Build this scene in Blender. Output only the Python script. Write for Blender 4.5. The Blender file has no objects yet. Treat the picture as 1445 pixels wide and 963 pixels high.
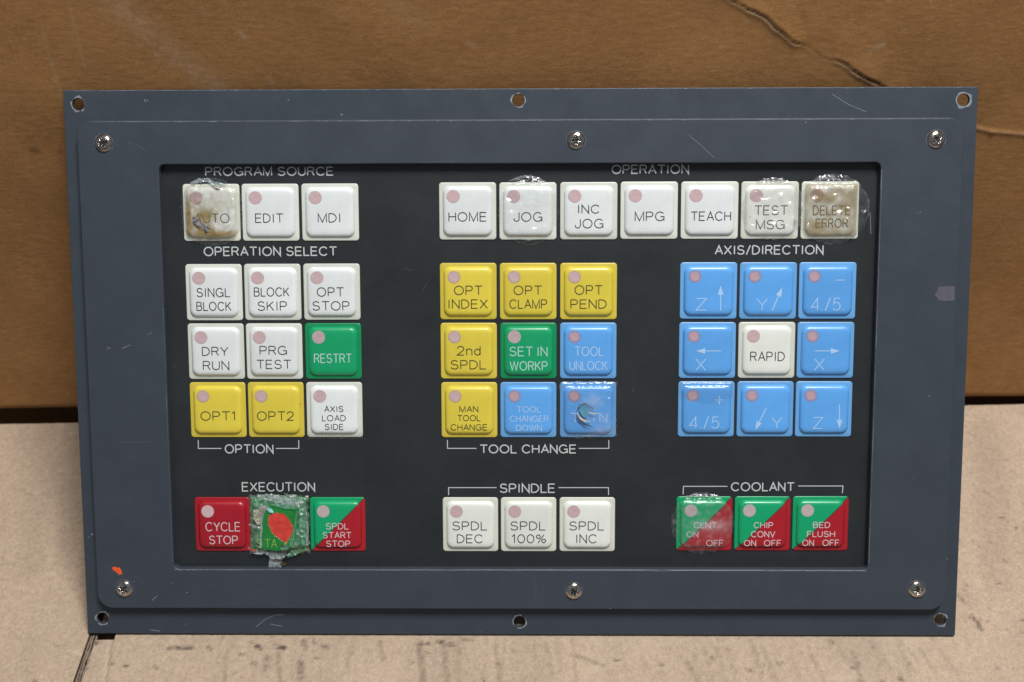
import bpy, bmesh, math, random
import numpy as np
from mathutils import Vector, Matrix, noise
random.seed(7)
S = bpy.context.scene
MM = 0.001
# ------------------------------------------------------------------ camera (fitted to the photograph)
IW, IH, F = 1445.0, 963.0, 1800.0
LEAN = math.radians(35.0)
PH = 235.34                                            # plate height in mm, width 380
def rot(a, b, c):
    Rx = np.array([[1,0,0],[0,math.cos(a),-math.sin(a)],[0,math.sin(a),math.cos(a)]])
    Ry = np.array([[math.cos(b),0,math.sin(b)],[0,1,0],[-math.sin(b),0,math.cos(b)]])
    Rz = np.array([[math.cos(c),-math.sin(c),0],[math.sin(c),math.cos(c),0],[0,0,1]])
    return Rx @ Ry @ Rz
RC = rot(-0.125905337, 0.0150595265, -0.000991839688)  # camera axes in the plate's frame
CP = np.array([5.34572685, 80.1157712 + PH/2, 538.505812])   # camera in the plate's frame, mm from the bottom edge centre
sa, ca = math.sin(LEAN), math.cos(LEAN)
RP = np.array([[1,0,0],[0,sa,-ca],[0,ca,sa]])          # plate frame -> world
ROOT = np.array([0,0,1.2])
CW = RP @ CP + ROOT
RW = RP @ RC
cam = bpy.data.cameras.new('camera'); camo = bpy.data.objects.new('camera', cam); S.collection.objects.link(camo)
M = Matrix([[*RW[0], CW[0]*MM],[*RW[1], CW[1]*MM],[*RW[2], CW[2]*MM],[0,0,0,1]])
camo.matrix_world = M
cam.sensor_width = 36; cam.lens = F/IW*36
cam.clip_start = 0.01; cam.clip_end = 50
cam.dof.use_dof = True; cam.dof.focus_distance = 0.545; cam.dof.aperture_fstop = 9.5
S.camera = camo
# ------------------------------------------------------------------ world, light, exposure
w = bpy.data.worlds.new('World'); S.world = w; w.use_nodes = True
w.node_tree.nodes['Background'].inputs[0].default_value = (0.80, 0.90, 1.0, 1)
w.node_tree.nodes['Background'].inputs[1].default_value = 0.21
def area(name, loc, target, sx, sy, power, col):
    l = bpy.data.lights.new(name, 'AREA'); l.shape = 'RECTANGLE'; l.size = sx; l.size_y = sy; l.energy = power; l.color = col
    o = bpy.data.objects.new(name, l); S.collection.objects.link(o); o.location = loc
    o.rotation_euler = (Vector(target)-Vector(loc)).to_track_quat('-Z','Y').to_euler()
    return o
area('overhead_light', (0.26, -0.10, 1.55), (0,0.06,0.1), 0.55, 0.20, 29, (1.0,0.975,0.95))
vs = S.view_settings
S.display_settings.display_device = 'sRGB'
vs.view_transform = 'Standard'; vs.look = 'None'; vs.exposure = 0.0; vs.gamma = 1; vs.use_curve_mapping = False
# ------------------------------------------------------------------ pixel -> plane
def at(px, py, wz=0.0):
    d = RC @ np.array([(px-IW/2)/F, -(py-IH/2)/F, -1.0])
    t = (wz-CP[2])/d[2]; p = CP+t*d
    return float(p[0]), float(p[1])
def atfloor(px, py, z=0.0):
    d = RW @ np.array([(px-IW/2)/F, -(py-IH/2)/F, -1.0])
    t = (z-CW[2])/d[2]; p = CW+t*d
    return float(p[0]), float(p[1])
BYAW = math.atan2(9.0, 482.0)
BX0, BY0 = 0.0, 141.4
BAX = np.array([math.cos(BYAW), math.sin(BYAW), 0]); BN = np.array([math.sin(BYAW), -math.cos(BYAW), 0])
BO = np.array([BX0, BY0, 0])
def atbox(px, py):                                     # -> x along the face, z, in mm
    d = RW @ np.array([(px-IW/2)/F, -(py-IH/2)/F, -1.0])
    t = np.dot(BO-CW, BN)/np.dot(d, BN); p = CW+t*d
    return float(np.dot(p-BO, BAX)), float(p[2])
# ------------------------------------------------------------------ materials
def mat(name, col, rough=0.5, metal=0.0, spec=0.5, coat=0.0, var=0.0, vscale=200, bump=0.0, bscale=900, stretch=(1,1,1), coat_rough=0.1, col2=None, sss=0):
    m = bpy.data.materials.new(name); m.use_nodes = True; nt = m.node_tree; b = nt.nodes['Principled BSDF']
    b.inputs['Base Color'].default_value = (*col,1); b.inputs['Roughness'].default_value = rough
    b.inputs['Metallic'].default_value = metal; b.inputs['Specular IOR Level'].default_value = spec
    b.inputs['Coat Weight'].default_value = coat; b.inputs['Coat Roughness'].default_value = coat_rough
    tc = nt.nodes.new('ShaderNodeTexCoord'); mp = nt.nodes.new('ShaderNodeMapping'); mp.inputs['Scale'].default_value = stretch
    nt.links.new(tc.outputs['Object'], mp.inputs[0])
    if var:
        n = nt.nodes.new('ShaderNodeTexNoise'); n.inputs['Scale'].default_value = vscale; n.inputs['Detail'].default_value = 6; n.inputs['Roughness'].default_value = 0.65
        nt.links.new(mp.outputs[0], n.inputs['Vector'])
        mx = nt.nodes.new('ShaderNodeMix'); mx.data_type = 'RGBA'
        c1 = tuple(max(0,c*(1-var)) for c in col); c2 = col2 or tuple(min(1,c*(1+var)) for c in col)
        mx.inputs[6].default_value = (*c1,1); mx.inputs[7].default_value = (*c2,1)
        r = nt.nodes.new('ShaderNodeMapRange'); r.inputs[1].default_value = 0.3; r.inputs[2].default_value = 0.7
        nt.links.new(n.outputs[0], r.inputs[0]); nt.links.new(r.outputs[0], mx.inputs[0]); nt.links.new(mx.outputs[2], b.inputs['Base Color'])
        r2 = nt.nodes.new('ShaderNodeMapRange'); r2.inputs[3].default_value = max(0.02,rough-0.08); r2.inputs[4].default_value = min(1,rough+0.08)
        nt.links.new(n.outputs[0], r2.inputs[0]); nt.links.new(r2.outputs[0], b.inputs['Roughness'])
    if bump:
        n2 = nt.nodes.new('ShaderNodeTexNoise'); n2.inputs['Scale'].default_value = bscale; n2.inputs['Detail'].default_value = 4
        nt.links.new(mp.outputs[0], n2.inputs['Vector'])
        bp = nt.nodes.new('ShaderNodeBump'); bp.inputs['Strength'].default_value = bump; bp.inputs['Distance'].default_value = 0.0003
        nt.links.new(n2.outputs[0], bp.inputs['Height']); nt.links.new(bp.outputs[0], b.inputs['Normal'])
    return m
def mix_by(nt, fac, a, b):
    mx = nt.nodes.new('ShaderNodeMix'); mx.data_type = 'RGBA'
    nt.links.new(fac, mx.inputs[0])
    for s, i in ((a,6),(b,7)):
        if isinstance(s, tuple): mx.inputs[i].default_value = (*s,1)
        else: nt.links.new(s, mx.inputs[i])
    return mx.outputs[2]
M_slate = mat('slate_blue_paint', (0.040,0.050,0.065), 0.40, var=0.07, vscale=60, bump=0.12, bscale=1800, spec=0.45)
M_slate2 = mat('slate_blue_plate_paint', (0.038,0.048,0.063), 0.40, var=0.08, vscale=70, bump=0.12, bscale=1800, spec=0.45)
M_over = mat('charcoal_overlay_film', (0.017,0.020,0.022), 0.40, var=0.22, vscale=30, bump=0.12, bscale=2500, spec=0.5)
M_print = mat('pale_grey_print', (0.50,0.54,0.54), 0.5)
M_ink = mat('black_ink', (0.035,0.037,0.045), 0.45)
M_inky = mat('dark_ink_on_yellow', (0.05,0.045,0.02), 0.45)
M_inkw = mat('white_ink', (0.40,0.60,0.56), 0.4)
M_inkr = mat('pale_pink_ink', (0.60,0.50,0.52), 0.4)
M_inkb = mat('pale_blue_ink', (0.36,0.55,0.80), 0.4)
M_inkg = mat('faded_green_ink', (0.25,0.42,0.08), 0.4)
def capmat(n, c, **k):
    m = mat(n, c, 0.36, coat=0.35, coat_rough=0.27, var=0.05, vscale=90, bump=0.10, bscale=700, **k); nt = m.node_tree; b = nt.nodes['Principled BSDF']
    src = b.inputs['Base Color'].links[0].from_socket                  # every key has aged a little differently
    oi = nt.nodes.new('ShaderNodeObjectInfo'); r = nt.nodes.new('ShaderNodeMapRange'); r.inputs[3].default_value = 0.93; r.inputs[4].default_value = 1.04; nt.links.new(oi.outputs['Random'], r.inputs[0])
    v = nt.nodes.new('ShaderNodeVectorMath'); v.operation = 'SCALE'; nt.links.new(src, v.inputs[0]); nt.links.new(r.outputs[0], v.inputs['Scale']); nt.links.new(v.outputs[0], b.inputs['Base Color'])
    return m
KM = {
 'W': (capmat('white_key_rim',(0.60,0.635,0.565)), capmat('white_key_cap',(0.69,0.735,0.735)), M_ink),
 'C': (capmat('cream_key_rim',(0.61,0.63,0.54)), capmat('cream_key_cap',(0.70,0.73,0.68)), M_ink),
 'Y': (capmat('yellow_key_rim',(0.60,0.49,0.055)), capmat('yellow_key_cap',(0.66,0.54,0.055)), M_inky),
 'B': (capmat('blue_key_rim',(0.125,0.345,0.66)), capmat('blue_key_cap',(0.10,0.345,0.76)), M_inkb),
 'G': (capmat('green_key_rim',(0.000,0.25,0.085)), capmat('green_key_cap',(0.002,0.30,0.115)), M_inkw),
 'R': (capmat('red_key_rim',(0.36,0.006,0.016)), capmat('red_key_cap',(0.33,0.005,0.016)), M_inkr),
}
def splitmat(name, g, r):
    m = capmat(name, g); nt = m.node_tree; b = nt.nodes['Principled BSDF']
    tc = nt.nodes.new('ShaderNodeTexCoord'); sp = nt.nodes.new('ShaderNodeSeparateXYZ'); nt.links.new(tc.outputs['Object'], sp.inputs[0])
    s = nt.nodes.new('ShaderNodeMath'); s.operation = 'SUBTRACT'; nt.links.new(sp.outputs[0], s.inputs[0]); nt.links.new(sp.outputs[1], s.inputs[1])
    mr = nt.nodes.new('ShaderNodeMapRange'); mr.inputs[1].default_value = -0.00012; mr.inputs[2].default_value = 0.00012
    nt.links.new(s.outputs[0], mr.inputs[0])
    c = mix_by(nt, mr.outputs[0], g, r)
    ab = nt.nodes.new('ShaderNodeMath'); ab.operation = 'ABSOLUTE'; nt.links.new(s.outputs[0], ab.inputs[0])
    m2 = nt.nodes.new('ShaderNodeMapRange'); m2.inputs[1].default_value = 0.0002; m2.inputs[2].default_value = 0.0006; m2.inputs[3].default_value = 0.8; m2.inputs[4].default_value = 0
    nt.links.new(ab.outputs[0], m2.inputs[0])
    c = mix_by(nt, m2.outputs[0], c, (0.05,0.03,0.02))
    nt.links.new(c, b.inputs['Base Color']); return m
KM['S'] = (splitmat('green_red_key_rim',(0.000,0.30,0.11),(0.36,0.008,0.016)), splitmat('green_red_key_cap',(0.0,0.33,0.13),(0.36,0.006,0.014)), M_inkr)
def dotmat(name, col, soft):
    m = mat(name, col, 0.35, coat=0.3, var=0.10, vscale=500); nt = m.node_tree; b = nt.nodes['Principled BSDF']
    tc = nt.nodes.new('ShaderNodeTexCoord'); le = nt.nodes.new('ShaderNodeVectorMath'); le.operation = 'LENGTH'
    nt.links.new(tc.outputs['Object'], le.inputs[0])
    mr = nt.nodes.new('ShaderNodeMapRange'); mr.interpolation_type = 'SMOOTHSTEP'
    mr.inputs[1].default_value = (2.75-soft)*MM; mr.inputs[2].default_value = (2.85+soft*0.3)*MM; mr.inputs[3].default_value = 1; mr.inputs[4].default_value = 0
    nt.links.new(le.outputs['Value'], mr.inputs[0]); nt.links.new(mr.outputs[0], b.inputs['Alpha'])
    return m
DM = {'W': dotmat('rose_indicator',(0.52,0.375,0.39),0.25), 'Y': dotmat('mauve_indicator',(0.52,0.37,0.385),0.9), 'B': dotmat('pink_indicator_on_blue',(0.44,0.31,0.36),1.3),
      'G': dotmat('grey_pink_indicator',(0.44,0.34,0.36),0.1), 'R': dotmat('pale_pink_indicator',(0.56,0.40,0.42),0.2), 'S': dotmat('grey_indicator',(0.46,0.38,0.39),0.2)}
DM['C'] = DM['W']
M_steel = mat('nickel_screw_steel', (0.46,0.43,0.40), 0.17, metal=1.0, var=0.35, vscale=700, bump=0.30, bscale=1200)
M_slot_shade = mat('cross_slot_shade', (0.03,0.026,0.022), 0.5, var=0.4, vscale=900)
M_chip = mat('bare_metal_chips', (0.20,0.225,0.265), 0.5, var=0.3, vscale=900)
M_wear_glint = mat('worn_edge_glint', (0.13,0.15,0.185), 0.4, var=0.4, vscale=300)
M_scr = mat('pale_scratch_marks', (0.17,0.19,0.23), 0.5, var=0.3, vscale=900)
M_orange = mat('orange_paint_dab', (0.75,0.09,0.015), 0.5, var=0.2, vscale=900)
M_resid = mat('grey_label_residue', (0.085,0.082,0.105), 0.6, var=0.15, vscale=600)
M_rust = mat('rust_specks', (0.10,0.06,0.045), 0.8, var=0.3, vscale=900)
def attr(nt, n):
    a = nt.nodes.new('ShaderNodeAttribute'); a.attribute_name = n; return a
def kraft(name, c1, c2, stretch, darkc, lightc, fscale=55, bump=0.35, rough=0.75):
    m = bpy.data.materials.new(name); m.use_nodes = True; nt = m.node_tree; b = nt.nodes['Principled BSDF']
    b.inputs['Roughness'].default_value = rough; b.inputs['Specular IOR Level'].default_value = 0.35
    tc = nt.nodes.new('ShaderNodeTexCoord'); mp = nt.nodes.new('ShaderNodeMapping'); mp.inputs['Scale'].default_value = stretch
    nt.links.new(tc.outputs['Object'], mp.inputs[0])
    def nz(scale, det, vec, lo=0.3, hi=0.7):
        n = nt.nodes.new('ShaderNodeTexNoise'); n.inputs['Scale'].default_value = scale; n.inputs['Detail'].default_value = det; n.inputs['Roughness'].default_value = 0.7
        nt.links.new(vec, n.inputs['Vector'])
        r = nt.nodes.new('ShaderNodeMapRange'); r.inputs[1].default_value = lo; r.inputs[2].default_value = hi; nt.links.new(n.outputs[0], r.inputs[0]); return r.outputs[0]
    fib = nz(fscale*6, 8, mp.outputs[0]); big = nz(9, 5, tc.outputs['Object']); fine = nz(1400, 3, tc.outputs['Object'])
    c = mix_by(nt, fib, c1, c2)
    def scale(col, f, amt):
        mm = nt.nodes.new('ShaderNodeMapRange'); mm.inputs[3].default_value = 1-amt; mm.inputs[4].default_value = 1+amt; nt.links.new(f, mm.inputs[0])
        v = nt.nodes.new('ShaderNodeVectorMath'); v.operation = 'SCALE'; nt.links.new(col, v.inputs[0]); nt.links.new(mm.outputs[0], v.inputs['Scale']); return v.outputs[0]
    c = scale(c, big, 0.09); c = scale(c, fine, 0.18); c = scale(c, nz(520,4,mp.outputs[0]), 0.12)
    c = mix_by(nt, attr(nt,'scuff').outputs['Fac'], c, lightc)
    c = mix_by(nt, attr(nt,'stain').outputs['Fac'], c, darkc)
    nt.links.new(c, b.inputs['Base Color'])
    n2 = nt.nodes.new('ShaderNodeTexNoise'); n2.inputs['Scale'].default_value = fscale*8; n2.inputs['Detail'].default_value = 5; nt.links.new(mp.outputs[0], n2.inputs['Vector'])
    bp = nt.nodes.new('ShaderNodeBump'); bp.inputs['Strength'].default_value = bump; bp.inputs['Distance'].default_value = 0.0003
    nt.links.new(n2.outputs[0], bp.inputs['Height']); nt.links.new(bp.outputs[0], b.inputs['Normal'])
    return m
M_box = kraft('brown_kraft_board', (0.345,0.168,0.056), (0.415,0.215,0.082), (0.45,1,1.1), (0.05,0.022,0.010), (0.50,0.36,0.24))
M_flap = kraft('tan_kraft_board', (0.375,0.284,0.202), (0.455,0.351,0.258), (1,0.8,1), (0.075,0.055,0.045), (0.58,0.47,0.36), bump=0.25)
M_edge = kraft('cut_cardboard_edge', (0.13,0.085,0.05), (0.24,0.165,0.10), (1,1,1), (0.03,0.02,0.01), (0.5,0.4,0.3))
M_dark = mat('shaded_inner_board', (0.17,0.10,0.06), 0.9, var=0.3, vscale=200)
M_floor = mat('dark_concrete', (0.12,0.11,0.10), 0.85, var=0.2, vscale=15)
# ------------------------------------------------------------------ helpers
def link(o, parent=None):
    S.collection.objects.link(o)
    if parent: o.parent = parent
    return o
def meshobj(name, verts, faces, material, parent=None, smooth=False, scale=MM, loc=(0,0,0)):
    me = bpy.data.meshes.new(name); me.from_pydata([(v[0]*scale, v[1]*scale, v[2]*scale) for v in verts], [], faces); me.update()
    if smooth: me.polygons.foreach_set('use_smooth', [True]*len(me.polygons))
    me.materials.append(material)
    o = bpy.data.objects.new(name, me); o.location = tuple(c*scale for c in loc)
    return link(o, parent)
def thing(name, label, cat, loc=(0,0,0), rot=(0,0,0), group=None):
    o = bpy.data.objects.new(name, None); o.empty_display_size = 0.02; link(o); o.location = loc; o.rotation_euler = rot
    o['label'] = label; o['category'] = cat
    if group: o['group'] = group
    return o
def rrect(hw, hh, r, n=6, cx=0, cy=0):
    pts = []
    for qx, qy, a0 in ((1,1,0),(-1,1,90),(-1,-1,180),(1,-1,270)):
        for k in range(n+1):
            a = math.radians(a0+90*k/n); pts.append((cx+qx*(hw-r)+r*math.cos(a), cy+qy*(hh-r)+r*math.sin(a)))
    return pts
def curve_mesh(name, loops, z0, z1, bevel, material, parent, bres=2):
    cu = bpy.data.curves.new(name,'CURVE'); cu.dimensions = '2D'; cu.fill_mode = 'BOTH'
    th = (z1-z0)*MM; cu.extrude = th/2-bevel*MM; cu.bevel_depth = bevel*MM; cu.bevel_resolution = bres; cu.offset = -bevel*MM
    for pts in loops:
        sp = cu.splines.new('POLY'); sp.points.add(len(pts)-1); sp.use_cyclic_u = True
        for i,(x,y) in enumerate(pts): sp.points[i].co = (x*MM, y*MM, 0, 1)
    t = bpy.data.objects.new(name+'_tmp', cu); S.collection.objects.link(t)
    bpy.context.view_layer.update()
    me = bpy.data.meshes.new_from_object(t.evaluated_get(bpy.context.evaluated_depsgraph_get()))
    bpy.data.objects.remove(t); me.name = name; me.materials.clear(); me.materials.append(material)
    me.transform(Matrix.Translation((0,0,(z0+z1)/2*MM)))
    o = bpy.data.objects.new(name, me); return link(o, parent)
def circle(cx, cy, r, n=40): return [(cx+r*math.cos(2*math.pi*k/n), cy+r*math.sin(2*math.pi*k/n)) for k in range(n)]
# ------------------------------------------------------------------ single-stroke lettering
def arc(cx, cy, rx, ry, a0, a1, n=12): return [(cx+rx*math.cos(math.radians(a0+(a1-a0)*k/n)), cy+ry*math.sin(math.radians(a0+(a1-a0)*k/n))) for k in range(n+1)]
def bowl(x, y0, y1, xr):     # right-hand bowl of B, D, P, R
    h = (y1-y0)/2; r = min(h, xr-x); return [(x,y1)]+arc(xr-r,(y0+y1)/2,r,h,90,-90,12)+[(x,y0)]
G = {
'A':(0.76,[[(0,0),(0.38,1),(0.76,0)],[(0.13,0.34),(0.63,0.34)]]), 'B':(0.66,[[(0,0),(0,1)],bowl(0,0.53,1,0.60),bowl(0,0,0.53,0.66)]),
'C':(0.80,[arc(0.43,0.5,0.43,0.5,38,322,22)]), 'D':(0.72,[[(0,0),(0,1)],bowl(0,0,1,0.72)]),
'E':(0.62,[[(0.62,1),(0,1),(0,0),(0.62,0)],[(0,0.52),(0.56,0.52)]]), 'F':(0.58,[[(0.58,1),(0,1),(0,0)],[(0,0.50),(0.50,0.50)]]),
'G':(0.84,[arc(0.43,0.5,0.43,0.5,40,340,22)[:-1]+[(0.82,0.25),(0.82,0.47),(0.48,0.47)],[(0.82,0.47),(0.82,0.0)]]),
'H':(0.68,[[(0,0),(0,1)],[(0.68,0),(0.68,1)],[(0,0.52),(0.68,0.52)]]), 'I':(0.0,[[(0,0),(0,1)]]),
'J':(0.50,[[(0.50,1),(0.50,0.28)]+arc(0.25,0.28,0.25,0.28,0,-180,12)[1:]+[(0,0.33)]]),
'K':(0.66,[[(0,0),(0,1)],[(0.63,1),(0,0.38)],[(0.24,0.60),(0.66,0)]]), 'L':(0.56,[[(0,1),(0,0),(0.56,0)]]),
'M':(0.82,[[(0,0),(0,1),(0.41,0.0),(0.82,1),(0.82,0)]]), 'N':(0.68,[[(0,0),(0,1),(0.68,0),(0.68,1)]]),
'O':(0.90,[arc(0.45,0.5,0.45,0.5,90,450,28)]), 'P':(0.64,[[(0,0),(0,1)],bowl(0,0.46,1,0.64)]),
'R':(0.66,[[(0,0),(0,1)],bowl(0,0.50,1,0.64),[(0.40,0.50),(0.66,0)]]),
'S':(0.68,[arc(0.34,0.75,0.30,0.25,20,200,12)+arc(0.34,0.75,0.30,0.25,200,262,5)[1:]+arc(0.34,0.255,0.33,0.255,80,-15,8)+arc(0.34,0.255,0.34,0.255,-15,-165,12)[1:]]),
'T':(0.74,[[(0,1),(0.74,1)],[(0.37,1),(0.37,0)]]), 'U':(0.68,[[(0,1),(0,0.34)]+arc(0.34,0.34,0.34,0.34,180,360,14)[1:]+[(0.68,1)]]),
'V':(0.74,[[(0,1),(0.37,0),(0.74,1)]]), 'W':(1.04,[[(0,1),(0.26,0),(0.52,1),(0.78,0),(1.04,1)]]), 'X':(0.72,[[(0,0),(0.72,1)],[(0,1),(0.72,0)]]),
'Y':(0.74,[[(0,1),(0.37,0.44),(0.74,1)],[(0.37,0.44),(0.37,0)]]), 'Z':(0.70,[[(0,1),(0.70,1),(0,0),(0.70,0)]]),
'0':(0.68,[arc(0.34,0.5,0.34,0.5,90,450,26)]), '1':(0.24,[[(0,0.78),(0.24,1),(0.24,0)]]),
'2':(0.62,[arc(0.31,0.70,0.30,0.30,170,-30,14)+[(0,0),(0.62,0)]]), '4':(0.66,[[(0.50,0),(0.50,1),(0,0.26),(0.66,0.26)]]),
'5':(0.62,[[(0.56,1),(0.12,1),(0.05,0.50)]+arc(0.29,0.33,0.32,0.33,125,-150,16)]),
'%':(0.92,[[(0.16,0),(0.76,1)],arc(0.19,0.76,0.19,0.22,90,450,14),arc(0.73,0.24,0.19,0.22,90,450,14)]),
'/':(0.40,[[(0,-0.06),(0.40,1.06)]]), '.':(0.02,[[(0,0),(0,0.10)]]), '+':(0.6,[[(0,0.5),(0.6,0.5)],[(0.3,0.2),(0.3,0.8)]]), '-':(0.6,[[(0,0.5),(0.6,0.5)]]),
'n':(0.50,[[(0,0),(0,0.70)],[(0,0.42)]+arc(0.25,0.45,0.25,0.25,160,0,10)+[(0.50,0)]]), 'd':(0.52,[[(0.52,0),(0.52,1)],arc(0.26,0.34,0.26,0.34,0,360,18)]),
}
def ribbon(V, Fc, pts, wd, z):
    P = [Vector(p) for p in pts]; Q = [P[0]]
    for p in P[1:]:
        if (p-Q[-1]).length > 1e-5: Q.append(p)
    if len(Q) < 2: return
    closed = (Q[0]-Q[-1]).length < 1e-4
    if closed: Q = Q[:-1]
    n = len(Q); base = len(V)
    for i in range(n):
        a = Q[i-1] if (i or closed) else None; b = Q[(i+1)%n] if (i < n-1 or closed) else None
        d1 = (Q[i]-a).normalized() if a is not None else None; d2 = (b-Q[i]).normalized() if b is not None else None
        if d1 is None: d1 = d2
        if d2 is None: d2 = d1
        t = d1+d2
        if t.length < 1e-3: t = Vector((-d1.y,d1.x))
        t.normalize(); nn = Vector((-t.y, t.x)); k = abs(nn.dot(Vector((-d1.y,d1.x)))); k = wd/2/max(k,0.33)
        V.append((*(Q[i]+nn*k), z)); V.append((*(Q[i]-nn*k), z))
    for i in range(n if closed else n-1):
        j = (i+1)%n; Fc.append((base+2*i, base+2*i+1, base+2*j+1, base+2*j))
def textline(V, Fc, txt, u0, u1, v0, v1, wd, z, gap=0.22):
    H = v1-v0-wd; x = 0; items = []
    for nchar, ch in enumerate(txt):
        if ch == ' ': x += 0.42; continue
        items.append((ch, x)); x += G[ch][0]+gap*(0.9 if ch in 'LTAVY' else 1.5 if ch in 'I1' else 1.15)+(0.09 if txt[min(len(txt)-1,nchar+1)] == 'I' else 0)
    last = items[-1]; Wn = last[1]+G[last[0]][0]
    k = (u1-u0-wd)/max(Wn,0.01)
    for i,(ch, xo) in enumerate(items):
        for st in G[ch][1]: ribbon(V, Fc, [(u0+wd/2+(xo+px)*k, v0+wd/2+py*H) for px,py in st], wd, z+(i%2)*0.004+0.002*len(V)%1*0.001)
def text_px(V, Fc, txt, x0, x1, y0, y1, wz, wd, off=(0,0)):
    ym = (y0+y1)/2; xm = (x0+x1)/2
    a = at(x0, ym, wz); b = at(x1, ym, wz); t = at(xm, y0, wz); c = at(xm, y1, wz)
    textline(V, Fc, txt, a[0]-off[0], b[0]-off[0], c[1]-off[1], t[1]-off[1], wd, wz)
def poly_px(V, Fc, pts, wz, wd, off=(0,0)):
    q = [at(x,y,wz) for x,y in pts]; ribbon(V, Fc, [(a-off[0], b-off[1]) for a,b in q], wd, wz)
def arrow_px(V, Fc, p0, p1, wz, wd, off):
    a = Vector(at(*p0,wz))-Vector(off); b = Vector(at(*p1,wz))-Vector(off); d = (b-a).normalized(); n = Vector((-d.y,d.x)); hb = b-d*3.9
    ribbon(V, Fc, [a, hb+d*0.3], wd, wz)
    k = len(V); V += [(*b,wz+0.003), (*(hb+n*1.25),wz+0.003), (*(hb-n*1.25),wz+0.003)]; Fc.append((k,k+1,k+2))
# ================================================================== setting
# ground under everything
meshobj('ground', [(-4000,-4000,-60),(4000,-4000,-60),(4000,4000,-60),(-4000,4000,-60)], [(0,1,2,3)], M_floor)['kind'] = 'structure'
def axis(lo, hi, fine, segs):   # non-uniform coordinates: fine spacing inside segs
    out = [lo]; x = lo
    while x < hi-1e-6:
        st = fine if any(a <= x <= b for a,b in segs) else 4.0
        x = min(hi, x+st); out.append(x)
    return out
def segdist(P, a, b):
    a = np.array(a); b = np.array(b); ab = b-a; t = np.clip(((P-a)@ab)/(ab@ab), 0, 1); return np.linalg.norm(P-(a+t[:,None]*ab), axis=1), t
def setattr_f(me, name, arr):
    at_ = me.attributes.new(name,'FLOAT','POINT'); at_.data.foreach_set('value', np.ascontiguousarray(np.clip(arr,0,1), dtype=np.float32))
def nz(P, s, seed=0.0): return np.array([noise.noise((p[0]*s+seed, p[1]*s-seed, seed*0.37)) for p in P])
# ---- the brown box behind
box = thing('cardboard_box', 'large brown cardboard box standing upright behind the control panel, creased at top right', 'cardboard box',
            ((BX0)*MM, BY0*MM, -0.060), (0,0,BYAW))
xs = axis(-420, 420, 0.8, [(-300,300)]); zs = axis(-40, 430, 0.8, [(-40,25),(150,290)])
nx, nzs = len(xs), len(zs)
P = np.array([(x, z) for z in zs for x in xs])
hgt = 1.6*nz(P,0.010,3.1)+0.5*nz(P,0.035,8.2)
crack = [atbox(*p) for p in ((1000,-25),(1030,0),(1052,12),(1081,26),(1097,40),(1112,52),(1122,60),(1138,64),(1150,72),(1161,80),(1176,83),(1190,87),(1203,97),(1215,106),(1230,113),(1244,121),(1262,135))]
stain = np.zeros(len(P)); scuff = np.zeros(len(P))
wob = 0.5*nz(P,0.35,1.7)
m = (P[:,0]>60)&(P[:,1]>150); idx = np.where(m)[0]; Q = P[idx]
best = np.full(len(Q), 1e9); side = np.zeros(len(Q))
for a,b in zip(crack[:-1],crack[1:]):
    d,t = segdist(Q,a,b); s = (b[0]-a[0])*(Q[:,1]-a[1])-(b[1]-a[1])*(Q[:,0]-a[0])
    u = d < best; best[u] = d[u]; side[u] = np.sign(s[u])
sd = best*side+wob[idx]          # signed: + above/right of the crack
am = np.clip(0.75+1.1*nz(Q,0.07,6.6),0.15,1.4); am2 = np.clip(0.55+1.2*nz(Q,0.11,16.6),0.0,0.95)
hgt[idx] += 0.50*am*np.exp(-((sd+0.9)/0.8)**2) + 0.75*am*np.exp(-(np.maximum(sd,0)/9))*(sd>0) - 0.5*am*np.exp(-(sd/0.5)**2)
stain[idx] = np.maximum(stain[idx], 0.62*am2*np.exp(-((sd-0.1)/(0.22+0.22*am2))**2)); scuff[idx] = np.maximum(scuff[idx], 0.50*am*np.exp(-((sd+0.9)/0.6)**2))
def mark(px0, px1, wd, amt, target, noisy=0.0, conv=atbox, PP=None):
    a = conv(*px0); b = conv(*px1); PP = P if PP is None else PP
    d,t = segdist(PP, a, b); v = amt*np.exp(-(d/wd)**(4 if conv is atfloor else 2))
    amt_ = 1
    if noisy:
        i = np.where(v > 0.01)[0]; v[i] *= np.clip(0.75+noisy*nz(PP[i],0.5,a[0]),0,1.3)
    np.maximum(target, v, out=target)
# crease running right from behind the plate
for a,b in (((1360,178),(1400,187)),((1400,187),(1450,191)),((1450,191),(1520,196))):
    d,t = segdist(P, atbox(*a), atbox(*b)); hgt += 0.45*np.exp(-(d/1.0)**2)
    scuff = np.maximum(scuff, 0.30*np.exp(-(d/0.7)**2)); a2 = (a[0],a[1]+5); b2 = (b[0],b[1]+5)
    mark(a2,b2,1.0,0.12,stain,1.0)
mark((120,-40),(200,40),6,0.34,scuff,1.0); mark((200,40),(300,122),5,0.32,scuff,1.0); mark((230,60),(320,130),4,0.25,scuff,1.0)
mark((60,42),(88,140),0.7,0.32,scuff,0.8); mark((98,10),(120,98),0.7,0.28,scuff,0.8)
mark((1228,72),(1246,62),1.1,0.5,scuff,0.8); mark((338,46),(344,52),1.0,0.5,scuff); mark((218,76),(222,79),0.8,0.55,scuff); mark((380,110),(386,118),1.0,0.3,scuff)
mark((46,212),(52,213),1.3,0.55,stain); mark((84,214),(87,215),0.9,0.35,stain); mark((660,60),(668,64),1.2,0.25,scuff)
mark((1130,10),(1136,30),1.4,0.22,stain,0.9); mark((560,8),(590,30),5,0.14,scuff,1.0)
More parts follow.
